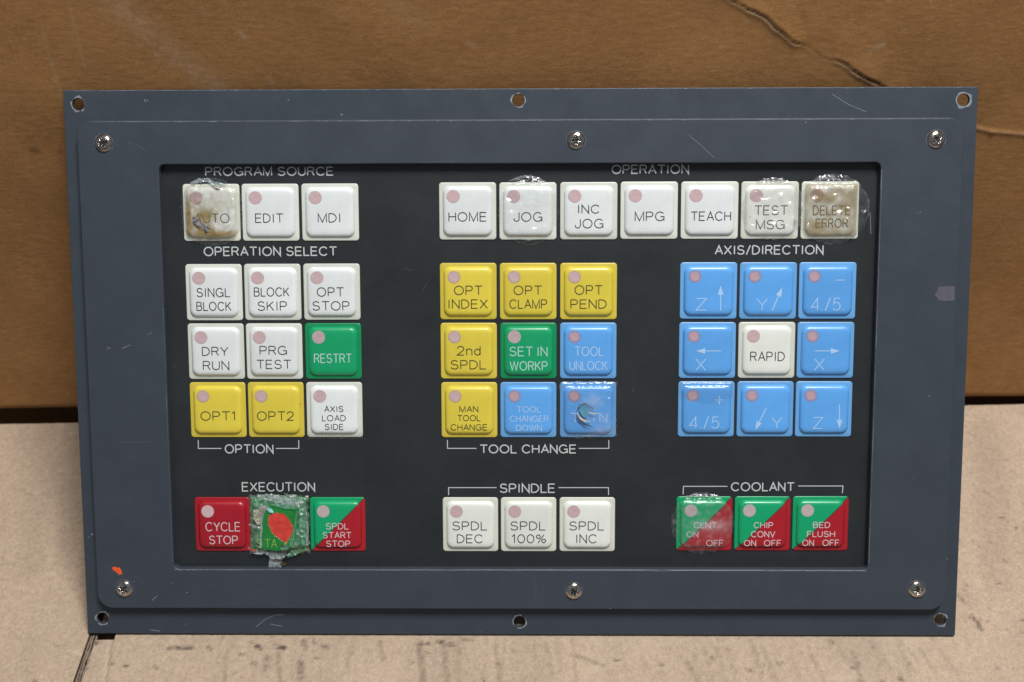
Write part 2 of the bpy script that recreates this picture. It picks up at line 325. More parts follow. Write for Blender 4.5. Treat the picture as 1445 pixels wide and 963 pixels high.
for k in range(40):
    a = (random.uniform(0,1445), random.uniform(-10,130)); L = random.uniform(2,14)
    mark(a,(a[0]+L,a[1]+random.uniform(-2,3)),random.uniform(0.35,0.8),random.uniform(0.12,0.3),stain if k%3==0 else scuff,0.8)
zl = atbox(20,583); zr = atbox(1420,568)
def zbot(x): return zl[1]+(x-zl[0])*(zr[1]-zl[1])/(zr[0]-zl[0])
V = []; RR = 7.0; Lq = RR*math.pi/2
for p,h in zip(P,hgt):                                  # the board is bent round along its bottom fold
    x = float(p[0]); h = float(h); z0 = zbot(x); s_ = z0+RR-float(p[1])
    if s_ <= 0: V.append((x, -h, float(p[1])+60))
    elif s_ < Lq: a = s_/RR; V.append((x, RR-RR*math.cos(a)-h*math.cos(a), 60+z0+RR-RR*math.sin(a)))
    else: V.append((x, RR+s_-Lq, 60+z0))
Fc = [(j*nx+i, j*nx+i+1, (j+1)*nx+i+1, (j+1)*nx+i) for j in range(nzs-1) for i in range(nx-1)]
fp = meshobj('front_panel', V, Fc, M_box, box, smooth=True)
setattr_f(fp.data,'stain',stain); setattr_f(fp.data,'scuff',scuff)
D = 320
zB = 60+max(zbot(-420),zbot(420))+1.5
def block(x0,x1,y0,y1,z0,z1): return [(x0,y0,z0),(x1,y0,z0),(x1,y1,z0),(x0,y1,z0),(x0,y0,z1),(x1,y0,z1),(x1,y1,z1),(x0,y1,z1)], [(0,3,2,1),(0,1,5,4),(1,2,6,5),(2,3,7,6),(3,0,4,7),(4,5,6,7)]
bv, bf = block(-419,419,9,D,zB,489); meshobj('box_body', bv, bf, M_box, box)
bv, bf = block(-390,390,28,D-30,0,zB-0.5); meshobj('added_support', bv, bf, M_box, box)  # unseen support added, set back so the slot under the box stays dark
# ---- the carton whose closed top the panel stands on
rl = atfloor(0,598); rr = atfloor(1445,570)
def rear(x): return rl[1]+(x-rl[0])*(rr[1]-rl[1])/(rr[0]-rl[0])
s0 = atfloor(131,897); s1 = atfloor(107,966)
def seam(y): return s0[0]+(y-s0[1])*(s1[0]-s0[0])/(s1[1]-s0[1])
carton = thing('tan_carton', 'flat tan cardboard carton top the control panel stands on, seam at lower left', 'carton', (0,0,-0.060))
YF = -240.0
def flap(name, left):
    ys = [YF+k*0.9 for k in range(int((rear(0)-YF)/0.9)+1)]; U = axis(0,1,1,[]) 
    wid = 150 if left else 560
    n = int(wid/1.0); Pg = []; rows = len(ys)
    for j,y in enumerate(ys):
        tt = j/(rows-1)
        for i in range(n+1):
            f = i/n
            if left: x = seam(y)-1.9-wid*(1-f)
            else: x = seam(y)+1.9+wid*f
            yy = YF+(rear(x)-YF)*tt
            Pg.append((x,yy))
    Pg = np.array(Pg); z = 0.35*nz(Pg,0.012,5.5)-0.35+0.12*nz(Pg,0.05,2.2)
    near = np.clip((Pg[:,1]+30)/30,0,1)*np.clip((40-Pg[:,1])/30,0,1)*(np.abs(Pg[:,0])<195)
    z = np.minimum(z*(1-near)-0.15*near, 0)
    fl = np.sin(Pg[:,0]/8.3*2*math.pi+0.25*nz(Pg,0.03,9.0)*2); z += 0.05*fl
    st = np.zeros(len(Pg)); sc = np.zeros(len(Pg))
    # dirt lying along the flutes
    n1 = nz(Pg*np.array([1,0.25]),0.09,4.4); n2 = nz(Pg*np.array([1,0.5]),0.5,7.7); n3 = nz(Pg,0.02,1.1)
    st = np.clip((fl-0.72)*2.6,0,1)*np.clip(n1*2.4+0.25,0,1)*np.clip(0.45+n2,0,1)*0.5*np.clip(0.6+1.6*n3,0,1)
    st = np.maximum(st, np.clip(nz(Pg,0.9,12.0)-0.56,0,1)*2.2*np.clip(0.6+n3*2,0,1))
    st = np.maximum(st, 0.07*np.clip(nz(Pg*np.array([1,0.3]),0.05,21.0)+0.15,0,1)*2)
    sc = 0.25*np.clip(nz(Pg,0.03,31.0),0,1)+0.3*np.clip(nz(Pg,0.7,15.0)-0.5,0,1)*2
    F2 = lambda a,b,wd,am,t,no=0.9: mark(a,b,wd*1.15,am*(1.25 if am>.15 else 1.3),t,no,conv=atfloor,PP=Pg)
    for a,b,wd,am in (((238,914),(270,914),0.9,.75),((293,913),(297,916),0.8,.7),((362,912),(368,915),1.1,.85),((388,911),(400,914),1.2,.85),((456,912),(462,914),1.0,.6),
        ((590,909),(605,908),1.0,.5),((618,905),(640,910),1.2,.7),((655,903),(668,904),0.8,.5),((378,925),(374,945),1.4,.35),((424,935),(424,955),1.4,.6),((428,905),(430,915),1.2,.5),
        ((356,935),(360,937),1.0,.5),((592,910),(597,960),1.4,.45),((626,915),(632,963),1.2,.4),((392,918),(396,963),1.0,.35),((536,905),(540,930),1.0,.3),((322,905),(316,963),0.9,.22),
        ((1372,868),(1376,874),0.9,.7),((1380,877),(1385,888),0.9,.7),((1205,922),(1216,960),1.6,.4),((1230,905),(1245,935),1.2,.3),((1352,840),(1362,850),1.0,.4),((1268,905),(1285,950),1.4,.2),
        ((812,925),(850,938),1.0,.3),((970,935),(985,963),1.2,.3),((1060,903),(1075,950),1.0,.25),((700,910),(706,963),1.2,.25),((770,908),(778,950),1.1,.22),((1270,957),(1274,960),1.0,.6),
        ((160,900),(150,963),0.5,.35),((133,905),(136,907),1.3,.7),((126,915),(120,945),0.8,.5)):
        F2(a,b,wd,am,st)
    F2((155,900),(146,963),0.5,.3,sc); F2((95,918),(112,920),0.7,.5,sc)
    F2((20,690),(50,700),0.4,.3,st); F2((60,600),(45,800),6,.10,st,0); F2((105,600),(90,800),5,.12,st,0); F2((1390,600),(1410,820),7,.10,st,0)
    rr_ = random.Random(5)
    for px in range(330,1330,17):
        if rr_.random() < 0.40: continue
        q = px+rr_.uniform(-3,3); dx = (q-722)*0.075; y0_ = rr_.choice([900,900,915,925]); y1_ = rr_.choice([935,950,970,970])
        F2((q,y0_),(q+dx*(y1_-y0_)/65,y1_),rr_.uniform(0.7,1.3),rr_.uniform(0.08,0.22),st)
    for px,py in ((72,808),(57,856),(79,800),(20,905),(1420,800),(112,922),(98,610)):
        F2((px,py),(px+6,py+2),0.6,0.6,sc)
    for k_ in range(60):
        q = (rr_.uniform(0,1445),rr_.uniform(900,963)) if k_%3 else (rr_.uniform(1350,1445),rr_.uniform(600,900)); F2(q,(q[0]+rr_.uniform(1,6),q[1]+rr_.uniform(0,4)),rr_.uniform(.5,.8),rr_.uniform(.3,.7),st)
    # skip the notch at the plate's lower left corner
    nA = atfloor(132,893); nB = atfloor(160,905)
    keep = []
    for j in range(rows-1):
        for i in range(n):
            k = j*(n+1)+i; x,y = Pg[k]
            if (not left) and x < nB[0] and nB[1] < y < nB[1]+9: continue
            keep.append((k,k+1,k+n+2,k+n+1))
    V = [(float(p[0]),float(p[1]),float(h)+60) for p,h in zip(Pg,z)]
    # cut edge: boundary edges extruded down by the board's thickness
    from collections import Counter
    ec = Counter(); 
    for f in keep:
        for a,b in zip(f,f[1:]+f[:1]): ec[(min(a,b),max(a,b))] += 1
    bd = [e for e,c in ec.items() if c == 1]; low = {}
    o = meshobj(name, V, keep, M_flap, carton, smooth=True)
    setattr_f(o.data,'stain',st); setattr_f(o.data,'scuff',sc)
    if not left: o['label'] = 'wide right-hand flap with dirt stains in front of the panel'
    else: o['label'] = 'narrow left-hand flap beside the seam'
    EV = []; EF = []
    def lv(k):
        if k not in low: low[k] = len(EV); v = V[k]; EV.append((v[0],v[1],v[2]-0.02)); EV.append((v[0],v[1],v[2]-4.5))
        return low[k]
    for a,b in bd: A = lv(a); B = lv(b); EF.append((A,A+1,B+1,B))
    e = meshobj('cut_edge', EV, EF, M_edge, o)
flap('flap', True); flap('flap', False)
# underlayer and side walls of the carton
xa, xb = seam(0)-150, seam(0)+560
def ring(z): return [(xa,YF+4,z),(xb,YF+4,z),(xb,rear(xb)-3,z),(xa,rear(xa)-3,z)]
meshobj('inner_flap', ring(54.8), [(0,1,2,3)], M_dark, carton)
meshobj('carton_wall', ring(0)+ring(54.6), [(0,1,5,4),(1,2,6,5),(2,3,7,6),(3,0,4,7)], M_box, carton)
# strip of bent board showing between the flaps at the seam
M_strip = mat('grey_torn_board', (0.27,0.215,0.165), 0.8, var=0.35, vscale=500, stretch=(1,0.15,1))
for off,hw,zz,sd in ((-0.95,0.42,59.0,1),(0.15,0.38,59.3,2),(1.15,0.45,58.6,3)):
    V = []; Fc = []; n_ = 220
    for k in range(n_):
        y = YF+2+k*((s0[1]+8)-(YF+2))/(n_-1); x = seam(y)+off+0.45*noise.noise((y*0.25,sd,1))+0.2*noise.noise((y*0.9,sd,6)); w_ = hw*(1+0.9*noise.noise((y*0.7,sd,4))); h = 0.45*noise.noise((y*0.4,sd,9))
        V += [(x-w_,y,zz+h-0.5),(x-w_*0.4,y,zz+h),(x+w_*0.5,y,zz+h+0.1),(x+w_,y,zz+h-0.7)]
    for k in range(n_-1):
        for i in range(3): a = k*4+i; Fc.append((a,a+1,a+5,a+4))
    meshobj('torn_edge_strip', V, Fc, M_strip, carton)
# ================================================================== the control panel
ZB = 4.2                                               # bezel front above the plate
panel = thing('control_panel', 'slate blue machine control panel with worn coloured push buttons leaning against the brown box', 'control panel',
              tuple(ROOT*MM), (math.pi/2-LEAN,0,0))
hol = [(110.6,147.4),(731.5,141.7),(1359.5,141.1),(144.8,872.7),(733.1,877.6),(1326.7,874.8)]
holes = [at(x,y) for x,y in hol]
plate = curve_mesh('mounting_plate', [[(-190,0),(190,0),(190,PH),(-190,PH)]]+[circle(x,y,2.55) for x,y in holes], -2.2, 0, 0.22, M_slate2, panel)
o0 = [at(x,y,ZB) for x,y in ((107,170.5),(1361,166),(1333,861),(139,858.5))]
L = (o0[0][0]+o0[3][0])/2; R = (o0[1][0]+o0[2][0])/2; T = (o0[0][1]+o0[1][1])/2; B = (o0[2][1]+o0[3][1])/2
i0 = [at(x,y,ZB) for x,y in ((223.5,232),(1243.8,229.5),(1224,803.8),(245.6,803.7))]
l = (i0[0][0]+i0[3][0])/2; r = (i0[1][0]+i0[2][0])/2; t = (i0[0][1]+i0[1][1])/2; b = (i0[2][1]+i0[3][1])/2
print('bezel', [tuple(round(c,1) for c in p) for p in o0+i0])
bezel = curve_mesh('bezel_frame', [rrect((R-L)/2,(T-B)/2,6.6,10,(L+R)/2,(T+B)/2), rrect((r-l)/2,(t-b)/2,2.2,6,(l+r)/2,(t+b)/2)], -0.05, ZB, 0.45, M_slate, panel, 3)
for o in (plate, bezel):
    o.data.polygons.foreach_set('use_smooth',[False]*len(o.data.polygons))
# overlay sheet
ov = curve_mesh('overlay_sheet', [rrect((r-l)/2-0.05+2,(t-b)/2+2,1,3,(l+r)/2,(t+b)/2)], -0.5, 0.12, 0.02, M_over, panel)
# printed headings on the overlay
ZH = 0.17
def heading(name, items, lines=()):
    V = []; Fc = []
    for it in items: text_px(V, Fc, *it, ZH, 0.50)
    for ln in lines: poly_px(V, Fc, ln, ZH, 0.36)
    o = meshobj(name, V, Fc, M_print, panel); return o
H_ = [
 ([('PROGRAM SOURCE',289.4,470.6,235.6,248.5)],()), ([('OPERATION',863,972.4,232.5,245.8)],()), ([('OPERATION SELECT',287.4,475.8,348.2,361.6)],()),
 ([('AXIS/DIRECTION',1008.6,1162.2,346.2,359.6)],()),
 ([('OPTION',317.1,385.9,627.2,640.3)],([(279.7,621.4),(279.9,633.1),(312.4,633.1)],[(389.3,633.1),(421.7,633.1),(421.5,621.4)])),
 ([('TOOL CHANGE',676.9,813.3,627.5,640.2)],([(631.3,621.3),(631.5,633),(672.4,633)],[(816.9,633),(859.1,633),(859.1,621.3)])),
 ([('EXECUTION',341.2,444.6,680.7,694)],()),
 ([('SPINDLE',705.1,783.5,682.6,695.9)],([(633,698.8),(633,688.4),(700.7,688.4)],[(787.9,688.4),(858.6,688.4),(858.8,698.8)])),
 ([('COOLANT',1031.5,1121.4,680.8,693.6)],([(963.9,697.9),(964.4,686.6),(1026.5,686.6)],[(1126.3,686.1),(1189.6,686.1),(1188.6,696.2)])),
]
for it,ln in H_:
    o = heading('printed_heading', it, ln); o['label'] = 'printed heading reading '+it[0][0]
# ---- buttons
KS = 23.93/2
PROF_B = [(0.0,0.10),(0.0,0.42),(0.10,0.56),(0.30,0.62),(2.4,0.64)]
PROF_C = [(1.45,0.60),(1.62,0.95),(1.88,1.45),(2.25,1.80),(2.80,2.02),(3.6,2.13),(5.0,2.17)]
def loft(prof, R0, n=7):
    V = []; Fc = []; m = 4*(n+1)
    for ins, z in prof:
        rr_ = max(0.5, R0(ins)); V += [(x,y,z) for x,y in rrect(KS-ins, KS-ins, rr_, n)]
    for k in range(len(prof)-1):
        for i in range(m): Fc.append((k*m+i, k*m+(i+1)%m, (k+1)*m+(i+1)%m, (k+1)*m+i))
    Fc.append(tuple((len(prof)-1)*m+i for i in range(m)))
    return V, Fc
def shared(name, vf):
    V, Fc = vf; me = bpy.data.meshes.new(name); me.from_pydata([(a*MM,b_*MM,c*MM) for a,b_,c in V],[],Fc); me.update()
    me.polygons.foreach_set('use_smooth',[True]*len(me.polygons)); return me
rimV = loft(PROF_B, lambda i: 1.3-i*0.15); capV = loft(PROF_C, lambda i: 3.0-(i-1.45)*0.55)
RIM = {}; CAP = {}; DOT = {}
for k,(mr,mc,mi) in KM.items():
    RIM[k] = shared('button_rim', rimV); RIM[k].materials.append(mr); CAP[k] = shared('key_cap', capV); CAP[k].materials.append(mc)
    V = [(x,y,0) for x,y in circle(0,0,3.1,32)]; DOT[k] = shared('indicator_dot', (V,[tuple(range(32))])); DOT[k].materials.append(DM[k])
ZT = 2.17
COL = {'W':'white','C':'off-white','Y':'yellow','B':'blue','G':'green','R':'red','S':'half green half red'}
def button(kind, bb, lines, extra=None, label=None, sw=0.40):
    x0,x1,y0,y1 = bb; c = at((x0+x1)/2,(y0+y1)/2,0.5)
    o = bpy.data.objects.new('push_button', RIM[kind]); o.location = (c[0]*MM, c[1]*MM, 0); link(o, panel)
    word = ' '.join(t_[0] for t_ in lines)
    o['label'] = label or (COL[kind]+' push button marked '+word)
    cp = bpy.data.objects.new('key_cap', CAP[kind]); link(cp, o)
    d = bpy.data.objects.new('indicator_dot', DOT[kind]); d.location = (-5.95*MM, 6.15*MM, (ZT+0.04)*MM); link(d, o)
    V = []; Fc = []; z = ZT+0.07
    for ln in lines:
        if len(ln) == 5: text_px(V, Fc, *ln, z, sw if (ln[4]-ln[3]) > 11 else sw*0.82, c)
    if extra:
        for e in extra:
            if e[0] == 'arrow': arrow_px(V, Fc, e[1], e[2], z, 0.42, c)
            else: poly_px(V, Fc, e[1], z, 0.36, c)
    if V: meshobj('legend', V, Fc, KM[kind][2], o)
    return o, c
Bt = {}
def K(key, *a, **k): Bt[key] = button(*a, **k)
y1r = (258.8,340.2)
K('AUTO','C',(258.5,338.8,260,340.5),[('AUTO',273.5,323.8,301.5,315.2)],label='yellowed burnt push button marked AUTO under torn clear film')
K('EDIT','W',(342,421.5,259.8,340.2),[('EDIT',359.9,400.2,301.4,314.8)]); K('MDI','W',(426,506,259.2,340.2),[('MDI',448.3,480,301,314.4)])
K('SB','W',(263.6,340.9,373.2,452.4),[('SINGL',277.1,325.2,406.5,419.7),('BLOCK',277.1,326.4,426,439)])
K('BS','W',(345.3,424.5,372.7,452.2),[('BLOCK',358.1,408.3,405.7,418.8),('SKIP',363.3,405,425.4,438.9)])
K('OS','W',(428.6,508.1,372.3,451.9),[('OPT',446.9,485.7,405.7,419),('STOP',440.7,493.2,425.2,438.5)])
K('DR','W',(266.6,343.8,456.9,535.3),[('DRY',284.9,322.3,489.6,502.6),('RUN',286.2,323.6,509.6,522.6)])
K('PT','W',(348.2,426.4,456.7,535.3),[('PRG',366.2,405.1,488.3,501.3),('TEST',362,411.3,507.9,521)])
K('RE','G',(431.2,509.8,456.3,535),[('RESTRT',443,496.6,499.4,512.6)])
K('O1','Y',(269.6,346.2,539.9,617.3),[('OPT1',282.8,331.6,580.7,594)]); K('O2','Y',(350.9,428.6,539.7,617.3),[('OPT2',362.5,414.6,580.7,594)])
K('AL','W',(432.7,511.5,539.7,617.2),[('AXIS',457.5,484.6,573.1,581.8),('LOAD',454.4,488,585.9,594.8),('SIDE',458.1,485,598.4,607)])
K('CS','R',(276.9,351.8,702.3,777.7),[('CYCLE',289.9,339.2,737,750.2),('STOP',295,335.7,756.1,768.4)])
K('ST','G',(354.2,433.6,702.3,777.7),[],label='wrecked green push button with torn film and exposed red patch')
K('SS','S',(438,515.5,702.5,777.6),[('SPDL',459.6,492.2,738.4,747.5),('START',455.4,496,751,760),('STOP',460.2,494,763.1,772.1)],label='half green half red push button marked SPDL START STOP')
K('HOME','W',(619.6,700.4,258,338.3),[('HOME',632.8,686.8,299.5,313)]); K('JOG','W',(704.2,785.7,258,338.3),[('JOG',724.6,765.6,299.5,313.2)],label='white push button marked JOG under blistered clear film')
K('IJ','W',(790,871.6,257.6,338),[('INC',815.9,846.2,289,301.8),('JOG',811.1,851.8,308.9,322.6)]); K('MPG','W',(875.3,956.6,256.8,337.6),[('MPG',895.7,938,298.8,312.4)])
K('TE','W',(960.7,1041.9,256.6,337.5),[('TEACH',974.6,1031.8,298.6,312)]); K('TM','C',(1045.6,1126.7,256.6,337.4),[('TEST',1064.5,1112.2,290,304),('MSG',1066.7,1107.6,310.5,323.9)],label='yellowing push button marked TEST MSG under loose film')
K('DE','C',(1130.3,1211.8,256.6,337.4),[('DELETE',1147,1200.2,290.2,304.1),('ERROR',1150.9,1196.8,308.6,321.8)],label='stained grimy push button marked DELETE ERROR')
K('OI','Y',(620.5,701.2,371.6,451),[('OPT',640.5,681.2,403.3,416.8),('INDEX',633,688.4,422.7,436)]); K('OC','Y',(705,785.7,371.6,451),[('OPT',724.6,765.2,403.2,416.7),('CLAMP',718.7,772.2,422.6,436)])
K('OP','Y',(790,870.9,371.5,451),[('OPT',810.7,850.8,402.7,416.4),('PEND',804.9,856.2,422.7,436)])
K('2S','Y',(621.5,701.6,455.8,534.9),[('2nd',644.7,678.2,488.4,502),('SPDL',635.8,686.2,508.3,521.6)]); K('SI','G',(705.7,785.7,455.6,534.8),[('SET IN',718.9,772.6,489.5,503),('WORKP',719.4,772.6,510,523.3)])
K('TU','B',(789.9,870.2,455.4,534.8),[('TOOL',810.7,852.2,489.3,503),('UNLOCK',803.5,857.3,509.8,522.9)])
K('MT','Y',(622.5,702.1,539.5,617.8),[('MAN',648.2,675,573.3,581.9),('TOOL',645.4,678.5,585.9,594.7),('CHANGE',635.8,687.8,598.8,607.7)])
K('TC','B',(705.8,785.4,539.5,617.6),[('TOOL',729,763.8,573.7,582.5),('CHANGER',719.4,773.8,586.8,595.7),('DOWN',728.3,764.5,599.8,608.8)])
K('TR','B',(789.9,869.6,539.3,617.4),[('T',805,818,583,596.5),('TN',832,857,583,595.5)],label='pierced blue push button with torn film over letters T and TN')
K('SD','C',(625,702.9,702.9,777.7),[('SPDL',638.2,687.7,736,748.8),('DEC',644.6,681.4,754.4,766.9)]); K('S1','C',(706.9,784.9,702.9,777.7),[('SPDL',720.2,770.2,736,748.8),('100%',722,770.6,754.2,767)])
K('SN','C',(789.3,868,702.9,777.7),[('SPDL',803.2,852.7,736,748.8),('INC',813.3,842.4,754.2,767)])
K('ZU','B',(959.8,1039.6,370.5,450.4),[('Z',981.8,997.6,421,438.6)],[('arrow',(1016.9,438.8),(1016.9,403.4))],label='blue push button marked Z with an arrow up')
K('YU','B',(1043.9,1123.7,370.5,450.4),[('Y',1067.3,1083.6,421,438.6)],[('arrow',(1089.6,438.6),(1103.9,406))],label='blue push button marked Y with an arrow slanting up')
K('4M','B',(1128,1206.9,370.5,450.2),[('4./5.',1144.6,1190.8,420.5,438.8)],[('ln',[(1179.8,395.6),(1192.4,395.6)])],label='blue push button marked 4./5. with a minus')
K('XL','B',(958.3,1037.8,454.8,534.2),[('X',981.2,996.5,506.2,523.8)],[('arrow',(1017.4,495.6),(982,495.6))],label='blue push button marked X with an arrow left')
K('RA','C',(1042.1,1121.2,454.6,534),[('RAPID',1058.5,1107.6,496.5,510)])
K('XR','B',(1125.7,1203.8,454.6,533.9),[('X',1148.7,1163.7,506.2,523.6)],[('arrow',(1150,495.6),(1185.4,495.5))],label='blue push button marked X with an arrow right')
K('4P','B',(957.2,1035.7,538.5,616.5),[('4./5.',972.7,1019.8,588.1,605.3)],[('ln',[(1008.8,564.7),(1021,564.7)]),('ln',[(1014.9,558.6),(1014.9,570.8)])],label='blue push button marked 4./5. with a plus')
K('YD','B',(1040.3,1118.8,538.5,616.5),[('Y',1088.3,1104,588.6,605.3)],[('arrow',(1081,576.4),(1065.7,607.6))],label='blue push button marked Y with an arrow slanting down')
K('ZD','B',(1123.1,1201.3,538.5,616.5),[('Z',1147.3,1161.4,588.9,605.8)],[('arrow',(1184.6,571.2),(1184.6,605.4))],label='blue push button marked Z with an arrow down')
K('CL','S',(953.8,1033.2,701.6,776.5),[('CLNT',978.9,1011.7,737,745.8),('ON',968.6,985.6,750.3,758.7),('OFF',996.5,1020.9,762.2,771)],label='half green half red push button marked CLNT ON OFF under film')
K('CC','S',(1036.7,1114.7,701.6,776.5),[('CHIP',1063.7,1091,737,745.8),('CONV',1059.8,1094,749.7,758.6),('ON',1049.7,1067,762.2,771),('OFF',1078,1102.4,762.2,771)])
K('BF','S',(1118.4,1196.6,701.5,776.3),[('BED',1147.3,1171.5,736.8,745.4),('FLUSH',1138.8,1178.4,749.6,758.2),('ON',1132.1,1148.6,761.8,770.7),('OFF',1160.6,1184.3,761.8,770.7)])
# ---- screws
def screw_mesh():
    NR, NA = 34, 96; V = []; Fc = []; Rr = 3.75
    for i in range(NR+1):
        rr_ = Rr*i/NR
        for k in range(NA):
            a = 2*math.pi*k/NA; x = rr_*math.cos(a); y = rr_*math.sin(a)
            z = 1.75*math.sqrt(max(0,1-(rr_/Rr)**2.2))
            arm = min(max(abs(x)-0.42,abs(y)-1.75), max(abs(y)-0.42,abs(x)-1.75))
            arm = min(arm, math.hypot(x,y)-0.75)
            dep = 1/(1+math.exp(arm*13)); z -= dep*(1.3-0.35*rr_/2)
            V.append((x,y,max(z,0.05)))
    for i in range(NR):
        for k in range(NA): a = i*NA+k; b_ = i*NA+(k+1)%NA; Fc.append((a, a+NA, b_+NA, b_))
    return V, Fc
sm = shared('screw', screw_mesh()); sm.materials.append(M_steel)
for (x,y),a in zip(((146,202.2),(812.9,198),(1321.4,196.7),(175,831),(809.7,834.3),(1294.2,831.9)),(20,4,38,52,30,8)):
    c = at(x,y,ZB+0.4); o = bpy.data.objects.new('screw', sm); o.location = (c[0]*MM,c[1]*MM,(ZB-0.02)*MM); o.rotation_euler = (0,0,math.radians(a)); link(o,panel)
    sx = 0.42; V = [(x_,y_,0.62) for x_,y_ in ((sx,1.75),(-sx,1.75),(-sx,0.62),(-.62,sx),(-1.75,sx),(-1.75,-sx),(-.62,-sx),(-sx,-.62),(-sx,-1.75),(sx,-1.75),(sx,-.62),(.62,-sx),(1.75,-sx),(1.75,sx),(.62,sx),(sx,.62))]
    meshobj('cross_slot', V, [tuple(range(16))], M_slot_shade, o)  # flat dark cross colours in the shade inside the recess
    # thin uneven pale ring round the head
    V = []; Fc = []
    for k in range(48):
        an = 2*math.pi*k/48; ww = 0.05+0.14*abs(noise.noise((math.cos(an)*2+x,math.sin(an)*2,a)))
        V += [(c[0]+3.85*math.cos(an),c[1]+3.85*math.sin(an),ZB+0.03),(c[0]+(3.85+ww)*math.cos(an),c[1]+(3.85+ww)*math.sin(an),ZB+0.03)]
    for k in range(48): j = (k+1)%48; Fc.append((2*k,2*k+1,2*j+1,2*j))
    meshobj('pale_ring', V, Fc, M_chip, panel)
# ---- bare rims of the mounting holes
for n,(hx,hy) in enumerate(holes):
    V = []; Fc = []
    for k in range(64):
        an = 2*math.pi*k/64; ww = 0.18+1.0*max(0,noise.noise((math.cos(an)*1.6+n*7,math.sin(an)*1.6,n*3.1))+0.12)
        if n == 2: ww += 0.25
        jag = 0.12*noise.noise((k*0.9,n,5)); V += [(hx+2.66*math.cos(an),hy+2.66*math.sin(an),0.03),(hx+(2.72+ww+jag)*math.cos(an),hy+(2.72+ww+jag)*math.sin(an),0.03)]
    for k in range(64):
        j = (k+1)%64; w_ = math.hypot(V[2*k+1][0]-V[2*k][0],V[2*k+1][1]-V[2*k][1])
        if w_ > 0.25: Fc.append((2*k,2*k+1,2*j+1,2*j))
    meshobj('hole_rim', V, Fc, M_chip, panel)
# ---- chips, scratches and paint
def blob(V, Fc, x, y, z, rx, ry, n=9, seed=0):
    k = len(V); V.append((x,y,z))
    for i in range(n):
        a = 2*math.pi*i/n; q = 0.65+0.6*random.random(); V.append((x+rx*q*math.cos(a), y+ry*q*math.sin(a), z))
    for i in range(n): Fc.append((k,k+1+i,k+1+(i+1)%n))
def scratch(V, Fc, pts, z, wd):
    Q = [at(*p, z) for p in pts]; out = []
    for a,b_ in zip(Q[:-1],Q[1:]):
        for s in range(5): out.append((a[0]+(b_[0]-a[0])*s/5+random.uniform(-.04,.04), a[1]+(b_[1]-a[1])*s/5+random.uniform(-.04,.04)))
    out.append(Q[-1]); ribbon(V, Fc, out, wd, z)
V = []; Fc = []; zb = ZB+0.03; zp = 0.04
for pts,wd in (([(972,191),(990,206),(1008,223)],0.16),([(172,492),(184,487)],0.25),([(208,473),(215,469)],0.15),([(168,625),(215,623.5)],0.06),([(152,490),(156,492)],0.2),
    ([(178,200),(200,208),(206,215)],0.06),([(735,808),(752,815),(757,830),(755,845)],0.05),([(214,848),(222,841)],0.25),([(595,229),(640,228)],0.06),([(1228,300),(1229,330)],0.22),([(1244,240),(1243,268)],0.12)):
    scratch(V, Fc, pts, zb, wd)
for pts,wd in (([(1174,133),(1198,148),(1222,158)],0.22),([(361,885),(376,873),(390,868),(400,868)],0.25),([(382,881),(398,884)],0.3),([(212,889),(226,891)],0.35),([(206,145),(204,141)],0.3)):
    scratch(V, Fc, pts, zp, wd)
for x,y,s in ((204,141,.35),(1299,299,.40),(1295,301,.2),(1306,281,.2),(1311,559,.40),(1204.7,140,.2),(125,758,.55),(242,823,.3),(264,836,.4),(258,886,.3),(1341,793,.35),(1340,782,.2),(1341,820,.2),(861,859,.3),(200,824,.25),(189,821,.3),(152,493,.4),(126,799,.15),(840,864,.2),(678,896,.2),(480,161,.5),(1137,173,.35)):
    c = at(x,y,zb); blob(V, Fc, c[0], c[1], zb if (y<860 and 145<x<1330 and y>170) else zp, s, s*0.7)
for k in range(170):
    x = random.uniform(115,1350); y = random.uniform(640,895) if k%3 else random.uniform(175,640)
    if 215 < x < 1250 and 228 < y < 812: continue
    inside = (145<x<1328 and 172<y<856)
    z = zb if inside else zp
    if not inside and not (y>872 and 140<x<1330): continue
    c = at(x,y,z); s = random.uniform(0.05,0.17); blob(V, Fc, c[0], c[1], z, s, s, 6)
meshobj('paint_scratches', V, Fc, M_scr, panel)['kind'] = 'stuff'
V = []; Fc = []
for k in range(60):   # chips along the lower lip of the opening and along outer edges
    x = random.choice([random.uniform(246,290),random.uniform(246,1224),random.uniform(1190,1222)]); c = at(x,805.2,ZB); blob(V, Fc, c[0], b-0.35+random.uniform(-.25,.15), ZB+0.03, random.uniform(.15,.6), random.uniform(.08,.2), 7)
for k in range(70):
    x = random.uniform(-185,185); blob(V, Fc, x, PH-0.30+random.uniform(-.1,.08), zp, random.uniform(.2,1.4), random.uniform(.05,.12), 7)
for k in range(50):
    x = random.uniform(L+8,R-8); blob(V, Fc, x, T-0.55+random.uniform(-.1,.1), ZB+0.03, random.uniform(.2,1.5), random.uniform(.05,.13), 7)
meshobj('edge_chips', V, Fc, M_chip, panel)['kind'] = 'stuff'
V = []; Fc = []
def wear_glint(p0, p1, z, wd, lo):                            # pale line along an edge: rubbed paint with its light glint coloured in
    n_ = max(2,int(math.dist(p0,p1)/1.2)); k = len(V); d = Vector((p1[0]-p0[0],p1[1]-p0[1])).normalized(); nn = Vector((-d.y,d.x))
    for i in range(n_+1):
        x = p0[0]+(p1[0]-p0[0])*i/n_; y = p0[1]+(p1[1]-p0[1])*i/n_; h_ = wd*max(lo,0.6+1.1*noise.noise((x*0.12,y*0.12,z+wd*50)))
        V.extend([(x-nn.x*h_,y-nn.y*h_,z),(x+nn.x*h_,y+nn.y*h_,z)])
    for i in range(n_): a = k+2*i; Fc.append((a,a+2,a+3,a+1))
wear_glint((l+1.6,b-0.40),(r-1.6,b-0.40),ZB+0.02,0.24,0.7)
